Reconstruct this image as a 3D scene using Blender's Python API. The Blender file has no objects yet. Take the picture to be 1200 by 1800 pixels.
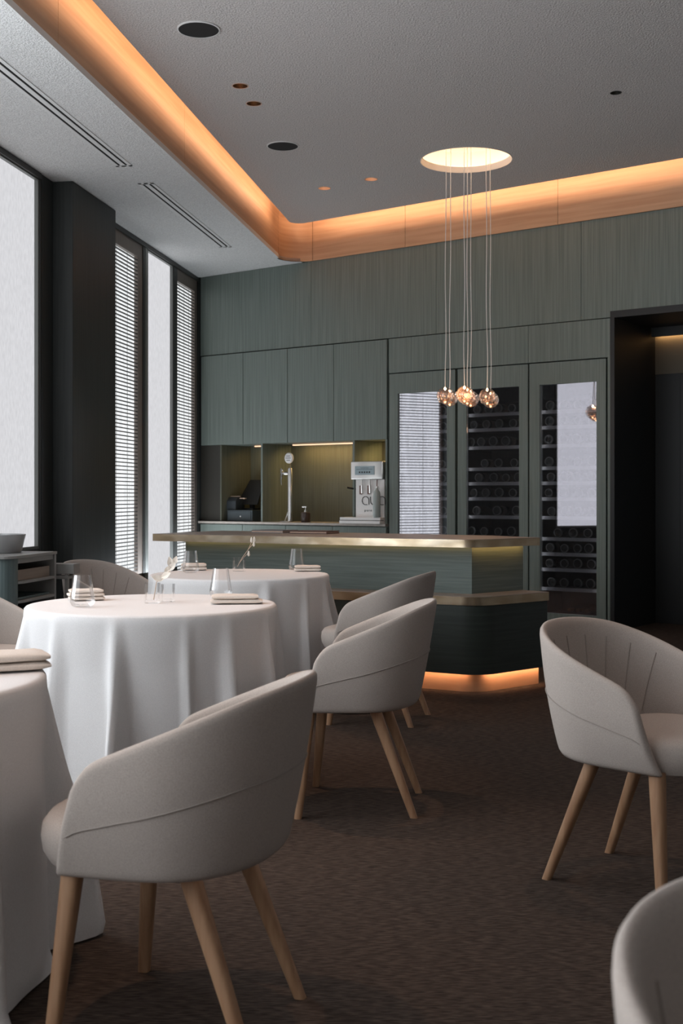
import bpy, bmesh, math, random
from mathutils import Vector, Matrix
PI = math.pi
random.seed(7)
S = bpy.context.scene
COL = S.collection

# ------------------------------------------------------------------ camera, world, exposure
F = 2110.0; HC = 1.2; CX = 600.0; HY = 873.0     # focal length (px), eye height, principal column, horizon row
cam_d = bpy.data.cameras.new('camera'); cam = bpy.data.objects.new('camera', cam_d); COL.objects.link(cam)
cam_d.sensor_fit = 'HORIZONTAL'; cam_d.sensor_width = 36; cam_d.lens = 36*F/1200
cam_d.shift_y = -(900-HY)/1200
cam_d.clip_start = .05
cam.location = (0, 0, HC); cam.rotation_euler = (PI/2, 0, 0)
cam_d.dof.use_dof = True; cam_d.dof.focus_distance = 5.6; cam_d.dof.aperture_fstop = 10
S.camera = cam
w = bpy.data.worlds.new('world'); S.world = w; w.use_nodes = True
w.node_tree.nodes['Background'].inputs[0].default_value = (.75, .85, 1, 1)
w.node_tree.nodes['Background'].inputs[1].default_value = .6
S.view_settings.view_transform = 'Standard'; S.view_settings.look = 'None'
S.view_settings.gamma = 1; S.view_settings.use_curve_mapping = False
S.view_settings.exposure = 0.0

WIN = .72          # radiance of the fabric shades
SKYWIN = 4.2       # raised radiance of the unseen open windows further forward, to light the room
WARM = (1, .55, .24)
def lamp(name, kind, loc, energy, color=(1,1,1), **kw):
    d = bpy.data.lights.new(name, kind); d.energy = energy; d.color = color
    o = bpy.data.objects.new(name, d); COL.objects.link(o); o.location = loc
    for k, v in kw.items():
        if k == 'aim':
            o.rotation_euler = (Vector(v)-Vector(loc)).to_track_quat('-Z', 'Y').to_euler()
        elif k == 'rot': o.rotation_euler = v
        else: setattr(d, k, v)
    return o
def strip_lamp(name, a, b, facing, energy, color, width=.02):
    """long thin area lamp from a to b facing the direction 'facing'"""
    a = Vector(a); b = Vector(b); x = (b-a).normalized(); z = -Vector(facing).normalized(); y = z.cross(x).normalized()
    d = bpy.data.lights.new(name, 'AREA'); d.shape = 'RECTANGLE'; d.size = (b-a).length; d.size_y = width
    d.energy = energy; d.color = color
    o = bpy.data.objects.new(name, d); COL.objects.link(o)
    M = Matrix((x, y, z)).transposed().to_4x4(); M.translation = (a+b)/2; o.matrix_world = M
    return o

# ------------------------------------------------------------------ plan of the room
WO = Vector((-1.637, 13.65)); WX = Vector((.8046, -.5938)); WY = Vector((.5938, .8046))   # back wall frame
WR = math.atan2(WX.y, WX.x)
def ws(u, off=0):
    "distance along the back wall of image column u on the plane 'off' behind the wall face"
    r = (u-CX)/F; D = (off + WO.dot(WY))/(WY.x*r+WY.y)
    p = Vector((r*D, D))-WO
    return p.dot(WX)
def wd(u, off=0):
    r = (u-CX)/F; return (off + WO.dot(WY))/(WY.x*r+WY.y)
def wz(u, v, off=0): return HC-(v-HY)/F*wd(u, off)
def wl(s, off, z=0):
    p = WO+WX*s+WY*off; return Vector((p.x, p.y, z))
LX = Vector((.1551, .9879)); LR = math.atan2(LX.y, LX.x)     # left wall frame: x along wall, -y... room side
LO = Vector((-3.78, 0))
def ll(t, off, z=0):                                          # off > 0 : outside
    n = Vector((-LX.y, LX.x)); p = LO+LX*t+n*off; return Vector((p.x, p.y, z))
def lt(D): return D/.9879
def at(u, v, z):
    "floor-plan point that shows at column u, row v when it lies at height z"
    D = (HC-z)*F/(v-HY); return ((u-CX)/F*D, D)

# added area lamps by the windows, standing in for daylight bounced upwards
def daylight(D0, D1, z, e, tilt):
    a = ll(lt(D0), -.06, z); b = ll(lt(D1), -.06, z); n = Vector((LX.y, -LX.x, 0))
    return strip_lamp('window_daylight_lamp', a, b, (n.x, n.y, tilt), e, (.86,.93,1), .7)
daylight(1.5, 5.9, .88, 75, 14)
daylight(10.6, 13.4, .45, 40, 14)

# ------------------------------------------------------------------ materials
MATS = {}
def nodes(name):
    m = bpy.data.materials.new(name); m.use_nodes = True; nt = m.node_tree
    MATS[name] = m
    return m, nt, nt.nodes['Principled BSDF']
def N(nt, t, **kw):
    n = nt.nodes.new(t)
    for k, v in kw.items():
        if k in n.inputs.keys(): n.inputs[k].default_value = v
        else: setattr(n, k, v)
    return n
def mat(name, col, rough=.6, metal=0, noise=None, bump=0, c2=None, spec=.5, coat=0, aniso=None, ramp=(.35, .65), detail=4, bdist=.002, trans=0):
    m, nt, b = nodes(name)
    b.inputs['Base Color'].default_value = (*col, 1); b.inputs['Roughness'].default_value = rough
    b.inputs['Metallic'].default_value = metal; b.inputs['Specular IOR Level'].default_value = spec
    b.inputs['Coat Weight'].default_value = coat
    if noise:
        tc = N(nt, 'ShaderNodeTexCoord'); mp = N(nt, 'ShaderNodeMapping'); mp.inputs['Scale'].default_value = noise
        no = N(nt, 'ShaderNodeTexNoise'); no.inputs['Scale'].default_value = 1; no.inputs['Detail'].default_value = detail
        nt.links.new(tc.outputs['Object'], mp.inputs[0]); nt.links.new(mp.outputs[0], no.inputs['Vector'])
        if c2:
            cr = N(nt, 'ShaderNodeValToRGB'); cr.color_ramp.elements[0].position = ramp[0]; cr.color_ramp.elements[1].position = ramp[1]
            cr.color_ramp.elements[0].color = (*col, 1); cr.color_ramp.elements[1].color = (*c2, 1)
            nt.links.new(no.outputs[0], cr.inputs[0]); nt.links.new(cr.outputs[0], b.inputs['Base Color'])
        if bump:
            bp = N(nt, 'ShaderNodeBump'); bp.inputs['Strength'].default_value = bump; bp.inputs['Distance'].default_value = bdist
            nt.links.new(no.outputs[0], bp.inputs['Height']); nt.links.new(bp.outputs[0], b.inputs['Normal'])
    return m
def emis(name, col, s, noise=None, lo=.85):
    m = bpy.data.materials.new(name); m.use_nodes = True; nt = m.node_tree; MATS[name] = m
    nt.nodes.clear(); e = N(nt, 'ShaderNodeEmission'); o = N(nt, 'ShaderNodeOutputMaterial')
    e.inputs[0].default_value = (*col, 1); e.inputs[1].default_value = s
    if noise:
        tc = N(nt, 'ShaderNodeTexCoord'); mp = N(nt, 'ShaderNodeMapping'); mp.inputs['Scale'].default_value = noise
        no = N(nt, 'ShaderNodeTexNoise'); no.inputs['Scale'].default_value = 1; no.inputs['Detail'].default_value = 5
        mr = N(nt, 'ShaderNodeMapRange'); mr.inputs['From Min'].default_value = .3; mr.inputs['From Max'].default_value = .7
        mr.inputs['To Min'].default_value = lo*s; mr.inputs['To Max'].default_value = s*1.06
        nt.links.new(tc.outputs['Object'], mp.inputs[0]); nt.links.new(mp.outputs[0], no.inputs['Vector'])
        nt.links.new(no.outputs[0], mr.inputs[0]); nt.links.new(mr.outputs[0], e.inputs[1])
    nt.links.new(e.outputs[0], o.inputs[0])
    return m
def clear(name, tint=(.97, .98, .98), refl=1.0, base=0.0, rough=0, ior=1.45, gloss=(1, 1, 1)):
    "thin glass: transparent with a fresnel reflection"
    m = bpy.data.materials.new(name); m.use_nodes = True; nt = m.node_tree; MATS[name] = m
    nt.nodes.clear(); t = N(nt, 'ShaderNodeBsdfTransparent'); g = N(nt, 'ShaderNodeBsdfGlossy'); mx = N(nt, 'ShaderNodeMixShader')
    o = N(nt, 'ShaderNodeOutputMaterial'); f = N(nt, 'ShaderNodeFresnel'); f.inputs[0].default_value = ior
    ma = N(nt, 'ShaderNodeMath', operation='MULTIPLY_ADD', use_clamp=True); ma.inputs[1].default_value = refl; ma.inputs[2].default_value = base
    t.inputs[0].default_value = (*tint, 1); g.inputs['Roughness'].default_value = rough; g.inputs[0].default_value = (*gloss, 1)
    nt.links.new(f.outputs[0], ma.inputs[0]); nt.links.new(ma.outputs[0], mx.inputs[0])
    nt.links.new(t.outputs[0], mx.inputs[1]); nt.links.new(g.outputs[0], mx.inputs[2]); nt.links.new(mx.outputs[0], o.inputs[0])
    return m
mat('green_wood', (.150, .183, .165), .5, noise=(75, 75, 1.3), c2=(.208, .245, .222), bump=.5, spec=.35)
mat('green_wood_across', (.100, .128, .117), .5, noise=(2.5, 2.5, 75), c2=(.14, .172, .158), bump=.5, spec=.35)
mat('dark_panel', (.022, .026, .025), .5, noise=(50, 50, 1.5), c2=(.034, .038, .036), bump=.35)
mat('niche_panel', (.085, .090, .066), .55, noise=(60, 60, 2), c2=(.112, .118, .088), bump=.3)
mat('bar_dark', (.018, .026, .022), .5, noise=(2.5, 2.5, 75), c2=(.028, .038, .032), bump=.3)
mat('black', (.008, .008, .008), .5)
mat('black_brown', (.03, .027, .021), .6)
mat('gap_black', (.004, .004, .004), .9)
mat('soffit', (.70, .70, .69), .95, noise=(95, 95, 95), c2=(.88, .88, .87), bump=1, bdist=.008, spec=.1)
mat('raft', (.57, .54, .522), .95, noise=(85, 85, 85), c2=(.75, .715, .695), bump=1, bdist=.008, spec=.1)
mat('white_paint', (.42, .40, .38), .8)
mat('vent_paint', (.80, .80, .79), .5)
mat('fascia_wood', (.52, .32, .195), .5, noise=(1.2, 1.2, 30), c2=(.62, .41, .26), bump=.2)
mat('frame_dark', (.035, .035, .033), .45)
mat('frame_brown', (.20, .165, .145), .5, noise=(40, 40, 2), c2=(.24, .20, .175))
mat('frame_grey', (.19, .20, .19), .4)
mat('slat', (.055, .055, .052), .5)
mat('brass', (.40, .31, .20), .26, 1.0, noise=(5, 5, 8), bump=.2, bdist=.010, detail=2, c2=(.62, .53, .40))  # lighter noise patches put bright reflections into the metal's colour
mat('copper_kick', (.55, .30, .18), .5, .3, noise=(4, 4, 20), c2=(.62, .36, .22), bump=.1)
mat('stone_top', (.26, .20, .165), .38, noise=(12, 12, 12), c2=(.33, .26, .215))
mat('counter_stone', (.42, .37, .33), .35, noise=(20, 20, 20), c2=(.5, .45, .40))
mat('fabric', (.385, .338, .305), .95, noise=(420, 420, 420), c2=(.475, .42, .382), bump=.5, spec=.15, bdist=.001)
mat('seam', (.33, .29, .26), .95)
mat('linen', (.74, .725, .72), .9, noise=(350, 350, 350), c2=(.82, .805, .80), bump=.3, spec=.15, bdist=.0008)
mat('napkin', (.70, .62, .55), .95, noise=(300, 300, 300), c2=(.78, .70, .63), bump=.4, spec=.1, bdist=.001)
mat('oak', (.29, .155, .083), .5, noise=(45, 45, 3.5), c2=(.40, .235, .135), bump=.25)
mat('chrome', (.75, .74, .73), .14, 1)
mat('steel', (.72, .71, .69), .28, 1, noise=(3, 3, 60), bump=.05)
mat('steel_light', (.88, .86, .84), .4, .05)
mat('charcoal', (.030, .036, .042), .5)
mat('slate_box', (.055, .070, .078), .5)
mat('paper', (.72, .52, .40), .7)
mat('brown_bottle', (.055, .035, .028), .3)
mat('rack_metal', (.75, .75, .77), .5, 0)
mat('cooler_inside', (.020, .019, .018), .5)
mat('bottle_glass', (.012, .014, .012), .12, coat=.5)
mat('bottle_ring', (.32, .32, .31), .3)
mat('bottle_foil', (.30, .16, .07), .4, .5)
mat('frost_bottle', (.42, .47, .45), .35)
mat('bowl_metal', (.36, .36, .36), .4, .3)
mat('console_green', (.075, .105, .105), .5, noise=(50, 50, 1.5), c2=(.105, .14, .138), bump=.3)
mat('console_grey', (.25, .245, .235), .45)
mat('drawer_brown', (.22, .165, .13), .5, noise=(3, 40, 40), c2=(.28, .215, .17))
mat('petal', (.78, .72, .64), .8)
mat('twig', (.55, .42, .32), .8)
mat('cable', (.9, .88, .85), .5)
mat('menu_grey', (.20, .19, .19), .6)
mat('menu_brown', (.10, .055, .04), .6)
mat('speaker_black', (.012, .012, .012), .8, noise=(500, 500, 500), bump=.5)
mat('can_brown', (.16, .09, .055), .3, .8)
mat('can_pink', (.75, .50, .38), .4, .3)  # pink look of a lit inner reflector, put into the can colour
mat('blue_screen', (.36, .46, .50), .3)
mat('letter', (.02, .02, .02), .5)
mat('rust_clip', (.16, .07, .05), .5)
mat('recess_plaster', (.85, .80, .75), .8)
emis('shade', (.965, .965, 1.0), WIN, noise=(45, 6, 18), lo=.92)
emis('window_daylight', (.90, .95, 1.0), SKYWIN)
emis('slat_daylight', (.97, .99, 1.0), 1.05, noise=(25, 1, 1.5), lo=.82)
emis('led_warm', (1, .62, .40), 1.6)
emis('led_recess', (1, .66, .40), 10)
emis('led_point', (1, .64, .38), 45)
emis('led_small', (1, .9, .6), 6)
clear('glass', tint=(1,1,1), refl=.42, base=.01)
clear('cooler_glass', tint=(1, 1, 1), refl=1.4, base=.46, rough=.015, gloss=(.92, .92, 1.0))
clear('pendant_glass', tint=(1, .97, .95), refl=.5, base=.12, gloss=(1, .92, .86))

# rose-gold dimpled inner shell of the pendants: half mirror, half clear
m = clear('pendant_core', tint=(1,.95,.92), refl=.6, base=.22, rough=.01, gloss=(1,.88,.80)); nt = m.node_tree
vo = N(nt, 'ShaderNodeTexVoronoi'); vo.inputs['Scale'].default_value = 42; tc = N(nt, 'ShaderNodeTexCoord'); bp = N(nt, 'ShaderNodeBump'); bp.inputs['Distance'].default_value = .012
nt.links.new(tc.outputs['Object'], vo.inputs['Vector']); nt.links.new(vo.outputs['Distance'], bp.inputs['Height'])
nt.links.new(bp.outputs[0], [n for n in nt.nodes if n.type == 'BSDF_GLOSSY'][0].inputs['Normal'])
# woven carpet: short streaks across, flecks of two browns
m, nt, b = nodes('carpet'); b.inputs['Roughness'].default_value = .95; b.inputs['Specular IOR Level'].default_value = .1
tc = N(nt, 'ShaderNodeTexCoord')
def tex(scale, rot=0, detail=3):
    mp = N(nt, 'ShaderNodeMapping'); mp.inputs['Scale'].default_value = scale; mp.inputs['Rotation'].default_value = (0, 0, rot)
    no = N(nt, 'ShaderNodeTexNoise'); no.inputs['Scale'].default_value = 1; no.inputs['Detail'].default_value = detail
    nt.links.new(tc.outputs['Object'], mp.inputs[0]); nt.links.new(mp.outputs[0], no.inputs['Vector']); return no
n1 = tex((26, 210, 1), WR*-1); n2 = tex((1.2, 1.2, 1), 0, 2)
cr = N(nt, 'ShaderNodeValToRGB'); cr.color_ramp.elements[0].position = .36; cr.color_ramp.elements[1].position = .66
cr.color_ramp.elements[0].color = (.028, .020, .016, 1); cr.color_ramp.elements[1].color = (.095, .070, .056, 1)
nt.links.new(n1.outputs[0], cr.inputs[0]); nt.links.new(cr.outputs[0], b.inputs['Base Color'])
bp = N(nt, 'ShaderNodeBump'); bp.inputs['Strength'].default_value = .7; bp.inputs['Distance'].default_value = .006
nt.links.new(n1.outputs[0], bp.inputs['Height']); nt.links.new(bp.outputs[0], b.inputs['Normal'])

# ------------------------------------------------------------------ mesh helpers
class MB:
    def __init__(s): s.v = []; s.f = []
    def add(s, vs, fs):
        o = len(s.v); s.v += [tuple(v) for v in vs]; s.f += [tuple(i+o for i in f) for f in fs]; return s
    def box(s, x0, x1, y0, y1, z0, z1):
        return s.add([(x0,y0,z0),(x1,y0,z0),(x1,y1,z0),(x0,y1,z0),(x0,y0,z1),(x1,y0,z1),(x1,y1,z1),(x0,y1,z1)],
                     [(0,3,2,1),(4,5,6,7),(0,1,5,4),(1,2,6,5),(2,3,7,6),(3,0,4,7)])
    def prism(s, poly, z0, z1):
        n = len(poly); vs = [(p[0],p[1],z0) for p in poly]+[(p[0],p[1],z1) for p in poly]
        area = sum(poly[i][0]*poly[(i+1)%n][1]-poly[(i+1)%n][0]*poly[i][1] for i in range(n))
        fs = [tuple(range(n))[::-1], tuple(range(n, 2*n))]+[(i,(i+1)%n,n+(i+1)%n,n+i) for i in range(n)]
        if area < 0: fs = [f[::-1] for f in fs]
        return s.add(vs, fs)
    def lathe(s, prof, n=32, c=(0,0,0), axis='z', close=False):
        vs = []; m = len(prof)
        for i in range(n):
            a = 2*PI*i/n; ca, sa = math.cos(a), math.sin(a)
            for r, h in prof:
                if axis == 'z': vs.append((c[0]+r*ca, c[1]+r*sa, c[2]+h))
                elif axis == 'y': vs.append((c[0]+r*ca, c[1]+h, c[2]-r*sa))
                else: vs.append((c[0]+h, c[1]+r*ca, c[2]+r*sa))
        fs = []
        for i in range(n):
            j = (i+1) % n
            for k in range(m-1 if not close else m):
                l = (k+1) % m
                fs.append((i*m+k, j*m+k, j*m+l, i*m+l))
        return s.add(vs, fs)
    def tube(s, pts, r, n=8, r2=None, cap=True):
        pts = [Vector(p) for p in pts]; m = len(pts); vs = []
        up = Vector((0,0,1))
        t0 = (pts[1]-pts[0]).normalized()
        if abs(t0.dot(up)) > .95: up = Vector((1,0,0))
        for i, p in enumerate(pts):
            t = (pts[min(i+1,m-1)]-pts[max(i-1,0)]).normalized()
            a = t.cross(up)
            if a.length < 1e-4: a = t.cross(Vector((0,1,0)))
            a.normalize(); b = a.cross(t).normalized(); up = b
            rr = r if r2 is None else r+(r2-r)*i/(m-1)
            for k in range(n):
                q = 2*PI*k/n; vs.append(p+a*math.cos(q)*rr+b*math.sin(q)*rr)
        fs = [(i*n+k, i*n+(k+1)%n, (i+1)*n+(k+1)%n, (i+1)*n+k) for i in range(m-1) for k in range(n)]
        if cap: fs += [tuple(range(n))[::-1], tuple(range((m-1)*n, m*n))]
        return s.add(vs, fs)
    def mesh(s, name, bevel=0, smooth=False, seg=2, sub=0, solid=0):
        me = bpy.data.meshes.new(name); me.from_pydata(s.v, [], s.f); me.update()
        bm = bmesh.new(); bm.from_mesh(me)
        bmesh.ops.remove_doubles(bm, verts=bm.verts, dist=1e-6)
        bmesh.ops.recalc_face_normals(bm, faces=bm.faces)
        if bevel: 
            es = [e for e in bm.edges if len(e.link_faces) == 2 and e.calc_face_angle(0) > .6]
            bmesh.ops.bevel(bm, geom=es, offset=bevel, segments=seg, profile=.5, affect='EDGES', clamp_overlap=True)
        if smooth:
            for f in bm.faces: f.smooth = True
            for e in bm.edges:
                if len(e.link_faces) == 2 and e.calc_face_angle(0) > .75: e.smooth = False
        bm.to_mesh(me); bm.free()
        return me
def put(name, me, m, parent=None, loc=(0,0,0), rz=0, label=None):
    o = bpy.data.objects.new(name, me); COL.objects.link(o)
    if m and not me.materials: me.materials.append(MATS[m])
    o.location = loc; o.rotation_euler = (0,0,rz)
    if parent: o.parent = parent
    if label: o['label'] = label
    return o
def part(name, mb, m, parent, label=None, **kw):
    loc = kw.pop('loc', (0,0,0)); rz = kw.pop('rz', 0)
    return put(name, mb.mesh(name, **kw), m, parent, loc, rz, label)
def tag(o, label, cat, group=None):
    o['label'] = label; o['category'] = cat
    if group: o['group'] = group
    return o
def thing(name, label, cat, loc=(0,0,0), rz=0, group=None):
    o = bpy.data.objects.new(name, None); COL.objects.link(o); o.empty_display_size = .05
    o.location = loc; o.rotation_euler = (0,0,rz)
    return tag(o, label, cat, group)
def struct(name, mb, m, loc=(0,0,0), rz=0, **kw):
    o = put(name, mb.mesh(name, **kw), m, None, loc, rz); o['kind'] = 'structure'; return o
def sempty(name, loc=(0,0,0), rz=0):
    o = bpy.data.objects.new(name, None); COL.objects.link(o); o.location = loc; o.rotation_euler = (0,0,rz); o['kind'] = 'structure'; return o
def dup(root, loc, rz, label, group=None):
    r = root.copy(); COL.objects.link(r); r.location = loc; r.rotation_euler = (0,0,rz); r['label'] = label
    if group: r['group'] = group
    for ch in root.children:
        c = ch.copy(); COL.objects.link(c); c.parent = r
        for g in ch.children:
            d = g.copy(); COL.objects.link(d); d.parent = c
    return r
def ordinal(i): return ['first','second','third','fourth','fifth','sixth','seventh','eighth','ninth','tenth','eleventh','twelfth'][i]

# ------------------------------------------------------------------ setting
ZS, ZR, ZT = 3.69, 4.0, 4.32           # soffit, raft, slab
struct('floor', MB().prism([(-5,-3.2),(5.6,-3.2),(6.2,8.6),(6.2,11.5),(-1,16.5),(-2.6,14.2)], -.05, 0), 'carpet')
struct('ceiling', MB().prism([(-5,-3.2),(5.6,-3.2),(6.2,11.5),(-1,16.5),(-2.6,14.2)], ZT, ZT+.05), 'raft')
struct('wall_right', MB().box(5.2,5.4,-3.2,9.2,0,ZT), 'white_paint')
struct('wall_rear', MB().box(-5,5.4,-3.2,-3.0,0,ZT), 'white_paint')
# soffit along the windows
VL = Vector((.158,.9874)).normalized()
FA = Vector((-.654, 12.54))           # point on the fascia line
Vx = Vector((-.599, 12.882))           # its corner with the back wall
def fl(D): return Vector((FA.x+.16*(D-FA.y), D))
RF = .22; T = RF/math.tan(math.radians(31.6))
ldir = (fl(5)-fl(12)).normalized()
def arc(V, d1, d2, R, n=10):
    "points rounding corner V between the rays d1 and d2"
    ang = math.acos(d1.dot(d2)); t = R/math.tan(ang/2); a = V+d1*t; b = V+d2*t
    c = V+(d1+d2).normalized()*(R/math.sin(ang/2)); va = a-c; vb = b-c; out = []
    w = math.acos(max(-1,min(1,va.dot(vb)/R/R)))
    for i in range(n+1):
        k = i/n; out.append(c+(va*math.sin((1-k)*w)+vb*math.sin(k*w))/math.sin(w))
    return out
A = arc(Vx, ldir, WX, RF)
soff = [fl(-3)]+A+[Vector(wl(0,.0).xy)+WX*.0, Vector(ll(-3.2,0).xy)]
o = struct('ceiling_soffit', MB().prism([(p.x,p.y) for p in [fl(-3.1)]+A[:8]+[WO+WX*(1.5)+WY*.03, WO+WY*.05-WX*.1, ll(-3.2,.05).xy]], ZS, ZS+.035), 'soffit')
# raft with openings
def off_line(g): n = Vector((-ldir.y, ldir.x)); n = n if n.x > 0 else -n; return n*g
nL = off_line(1.0)
gapL, gapB = .17, .35
# raft corner = intersection of the two offset lines
def isect(p, d, q, e):
    k = d.x*e.y-d.y*e.x; t = ((q.x-p.x)*e.y-(q.y-p.y)*e.x)/k; return p+d*t
RC = isect(fl(8)+nL*gapL, ldir, WO-WY*gapB, WX)
RA = arc(RC, ldir, WX, .10, 8)
rp = [isect(fl(8)+nL*gapL, ldir, Vector((0,-3)), Vector((1,0)))]+RA+[RC+WX*6.4, Vector((5.2,-3))]
raft = struct('ceiling_raft', MB().prism([(p.x,p.y) for p in rp], ZR, ZR+.045), 'raft')
DL = [(422,151,.054,'b'),(446,182,.054,'b'),(570,331,.056,'p'),(652,315,.056,'p'),(1082,163,.036,'k')]
def ceil(u, v, z): D = (z-HC)*F/(HY-v); return Vector(((u-CX)/F*D, D))
RCn = ceil(819,282,ZR); RR = .386
cut = MB(); cut.lathe([(0,-.1),(RR,-.1),(RR,.15),(0,.15)], 72, (RCn.x,RCn.y,ZR))
for u,v,r,k in DL:
    c = ceil(u,v,ZR); cut.lathe([(0,-.1),(r,-.1),(r,.15),(0,.15)], 28, (c.x,c.y,ZR))
co = put('cutter', cut.mesh('cutter'), 'raft')
bo = raft.modifiers.new('b','BOOLEAN'); bo.object = co; bo.operation = 'DIFFERENCE'; bo.solver = 'EXACT'
dg = bpy.context.evaluated_depsgraph_get(); nm = bpy.data.meshes.new_from_object(raft.evaluated_get(dg)); raft.modifiers.clear(); raft.data = nm
bpy.data.objects.remove(co)
# fascia of wood: separate panels with fine joints
tr = sempty('trim_1')
def ribbon(pts, th, z0, z1, side=1):
    mb = MB(); n = len(pts); out = []
    for i,p in enumerate(pts):
        t = (pts[min(i+1,n-1)]-pts[max(i-1,0)]).normalized(); out.append(p+Vector((-t.y,t.x))*th*side)
    return mb.prism([(p.x,p.y) for p in pts]+[(p.x,p.y) for p in out[::-1]], z0, z1)
Lpts = [-3.0, -.4, 2.0, 4.4, 6.72, 9.15, 12.54-.02]
for a,b in zip(Lpts[:-1], Lpts[1:]):
    part('wood_panel', ribbon([fl(a+.002), fl(b-.002)], .02, ZS+.035, ZT-.02, 1), 'fascia_wood', tr)
part('wood_panel', ribbon(A, .02, ZS+.0, ZT-.02, 1), 'fascia_wood', tr, smooth=True)
sA = (A[-1]-WO).dot(WX)
bk = [sA+.004, ws(563), ws(712), ws(980), 6.6]
bk = [sA+.004, ws(712), ws(980), 6.8]
for a,b in zip(bk[:-1], bk[1:]):
    part('wood_panel', ribbon([WO+WX*(a+.002), WO+WX*(b-.002)], .02, ZS, ZT-.02, 1), 'fascia_wood', tr)
struct('trim_2', ribbon([fl(-3.0)+nL*.006, fl(12.50)+nL*.006], .0055, ZS-.001, ZS+.040, 1), 'vent_paint')
# cove lamps on the raft edge
def r3(p, z): return (p.x, p.y, z)
La = fl(-2.5)+nL*(gapL+.05); Lb = fl(12.1)+nL*(gapL+.05)
strip_lamp('cove_lamp', r3(La,ZR+.085), r3(Lb,ZR+.085), (-nL.x,-nL.y,.0), 44, (1,.60,.36), .07)
Ba = WO+WX*(sA+.1)-WY*(gapB+.10); Bb = WO+WX*6.0-WY*(gapB+.10)
strip_lamp('cove_lamp', r3(Ba,ZR+.075), r3(Bb,ZR+.075), (WY.x,WY.y,.0), 26, (1,.60,.36), .05)

# ---- back wall
SD = ws(1072)                                   # doorway edge
wbm = MB()
wbm.box(-.3, SD, .66, .76, 0, ZT)                # slab behind cabinets
wbm.box(-.3, 7.2, .035, .76, 2.80, ZT)           # band above cabinets
wbm.box(-.4, .035, .0, .76, 0, ZS+.4)            # left jamb
wb = struct('wall_back', wbm, 'gap_black', (WO.x,WO.y,0), WR)
ub = [.035, ws(545), ws(765), ws(1020), 6.9]
for a,b in zip(ub[:-1], ub[1:]):
    part('panel', MB().box(a+.0015,b-.0015,.012,.034,2.797,ZS-.002), 'green_wood', wb, bevel=.0015)
part('panel', MB().box(-.02,.0335,-.02,.034,0,ZS-.002), 'dark_panel', wb)
for a,b in ((ws(683),ws(928)),(ws(928),SD)):
    part('panel', MB().box(a+.0015,b-.0015,.0,.66,2.443,2.788), 'green_wood', wb, bevel=.0015)
part('panel', MB().box(ws(1067.5),SD,.0,.66,0,2.443), 'green_wood', wb, bevel=.0015)
# doorway and the dark corridor behind it
dm = MB(); dm.box(SD, SD+.04, .0, .95, 0, 2.79)
dm.box(SD, 7.2, .95, 1.05, 0, 3.0); dm.box(SD,7.2,.0,1.0,2.79,2.85); dm.box(SD-.5,SD,.76,.95,0,3)
struct('door_1', dm, 'black', (WO.x,WO.y,0), WR)
part('door_leaf', MB().box(SD+.30,SD+1.25,.90,.945,.0,2.35), 'black', bpy.data.objects['door_1'], bevel=.004)
part('light_cove', MB().box(SD+.05,7.0,.82,.86,2.705,2.79), 'black', bpy.data.objects['door_1'])
a = wl(SD+.06,.90,2.735); b = wl(SD+2.6,.90,2.735)
strip_lamp('corridor_cove_lamp', a, b, (WY.x,WY.y,-.3), 5, (1,.58,.25), .02)
mat('corridor_panel', (.10,.085,.06), .6)
part('panel', MB().box(SD+.041,7.1,.942,.949,2.36,2.76), 'corridor_panel', bpy.data.objects['door_1'])

# ---- upper cabinets, niche, counter, base cabinets
UC = [353,427,505,586,680]; ulab = ['green wood wall cabinet at the far left, beside the slatted window','green wood wall cabinet above the chrome tap\'s left, second from the window','green wood wall cabinet above the soap dispenser, third from the window','green wood wall cabinet above the steel drinks machine']
for i in range(4):
    a, b = ws(UC[i])+.001, ws(UC[i+1])-.001
    t = thing('wall_cabinet', ulab[i], 'cabinet', wl(a,.0,1.78), WR, 'wall cabinets above the niche')
    part('body', MB().box(0,b-a,.024,.60,.0,1.008), 'green_wood', t)
    part('door', MB().box(.002,b-a-.002,.0,.020,.0,1.006), 'green_wood', t, bevel=.002)
s1, s2, s3, s4 = ws(387), ws(460), ws(621), ws(677)
nm_ = MB(); 
ni = thing('niche_unit', 'back bar niche lined with olive panels between counter and wall cabinets', 'niche', wl(0.037,0,.925), WR)
d0 = .037
part('back_panel', MB().box(s1-d0,s4-d0,.50,.52,0,.853), 'niche_panel', ni)
part('side_panel', MB().box(.0,s1-d0,.02,.50,0,.853), 'black_brown', ni)
part('divider', MB().box(s1-d0-.0,s1-d0+.018,.0,.50,0,.853), 'niche_panel', ni)
part('divider', MB().box(s2-d0-.012,s2-d0+.010,.0,.499,0,.853), 'green_wood', ni)
part('divider', MB().box(s3-d0-.010,s3-d0+.014,.0,.499,0,.853), 'green_wood', ni)
part('side_panel', MB().box(s4-d0,s4-d0+.022,.0,.50,0,.853), 'green_wood', ni)
for a,b,nme,pw in ((ws(437,.2),s2-.03,'l',1.2),(ws(514,.3),s3-.02,'m',3.2),(s4-.18,s4-.01,'r',2.0)):
    part('light_strip', MB().box(a-d0,b-d0,.30,.325,.836,.848), 'led_warm', ni, label='lit warm strip under the wall cabinets')
    strip_lamp('niche_lamp', wl(a,.33,1.755), wl(b,.33,1.755), (0+WY.x*.3,WY.y*.3,-1), pw, (1,.62,.22), .03)
ct = thing('back_counter', 'pale stone worktop of the back bar under the niche', 'worktop', wl(.037,0,.900), WR)
part('slab', MB().box(0,s4+.02-.037,-.03,.62,.0,.024), 'counter_stone', ct, bevel=.002)
BC = [353,427,503,585,680]
bl = ['green wood base cabinet at the far left under the back counter','green wood base cabinet under the chrome tap','green wood base cabinet below the soap dispenser','green wood base cabinet under the steel drinks machine']
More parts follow.
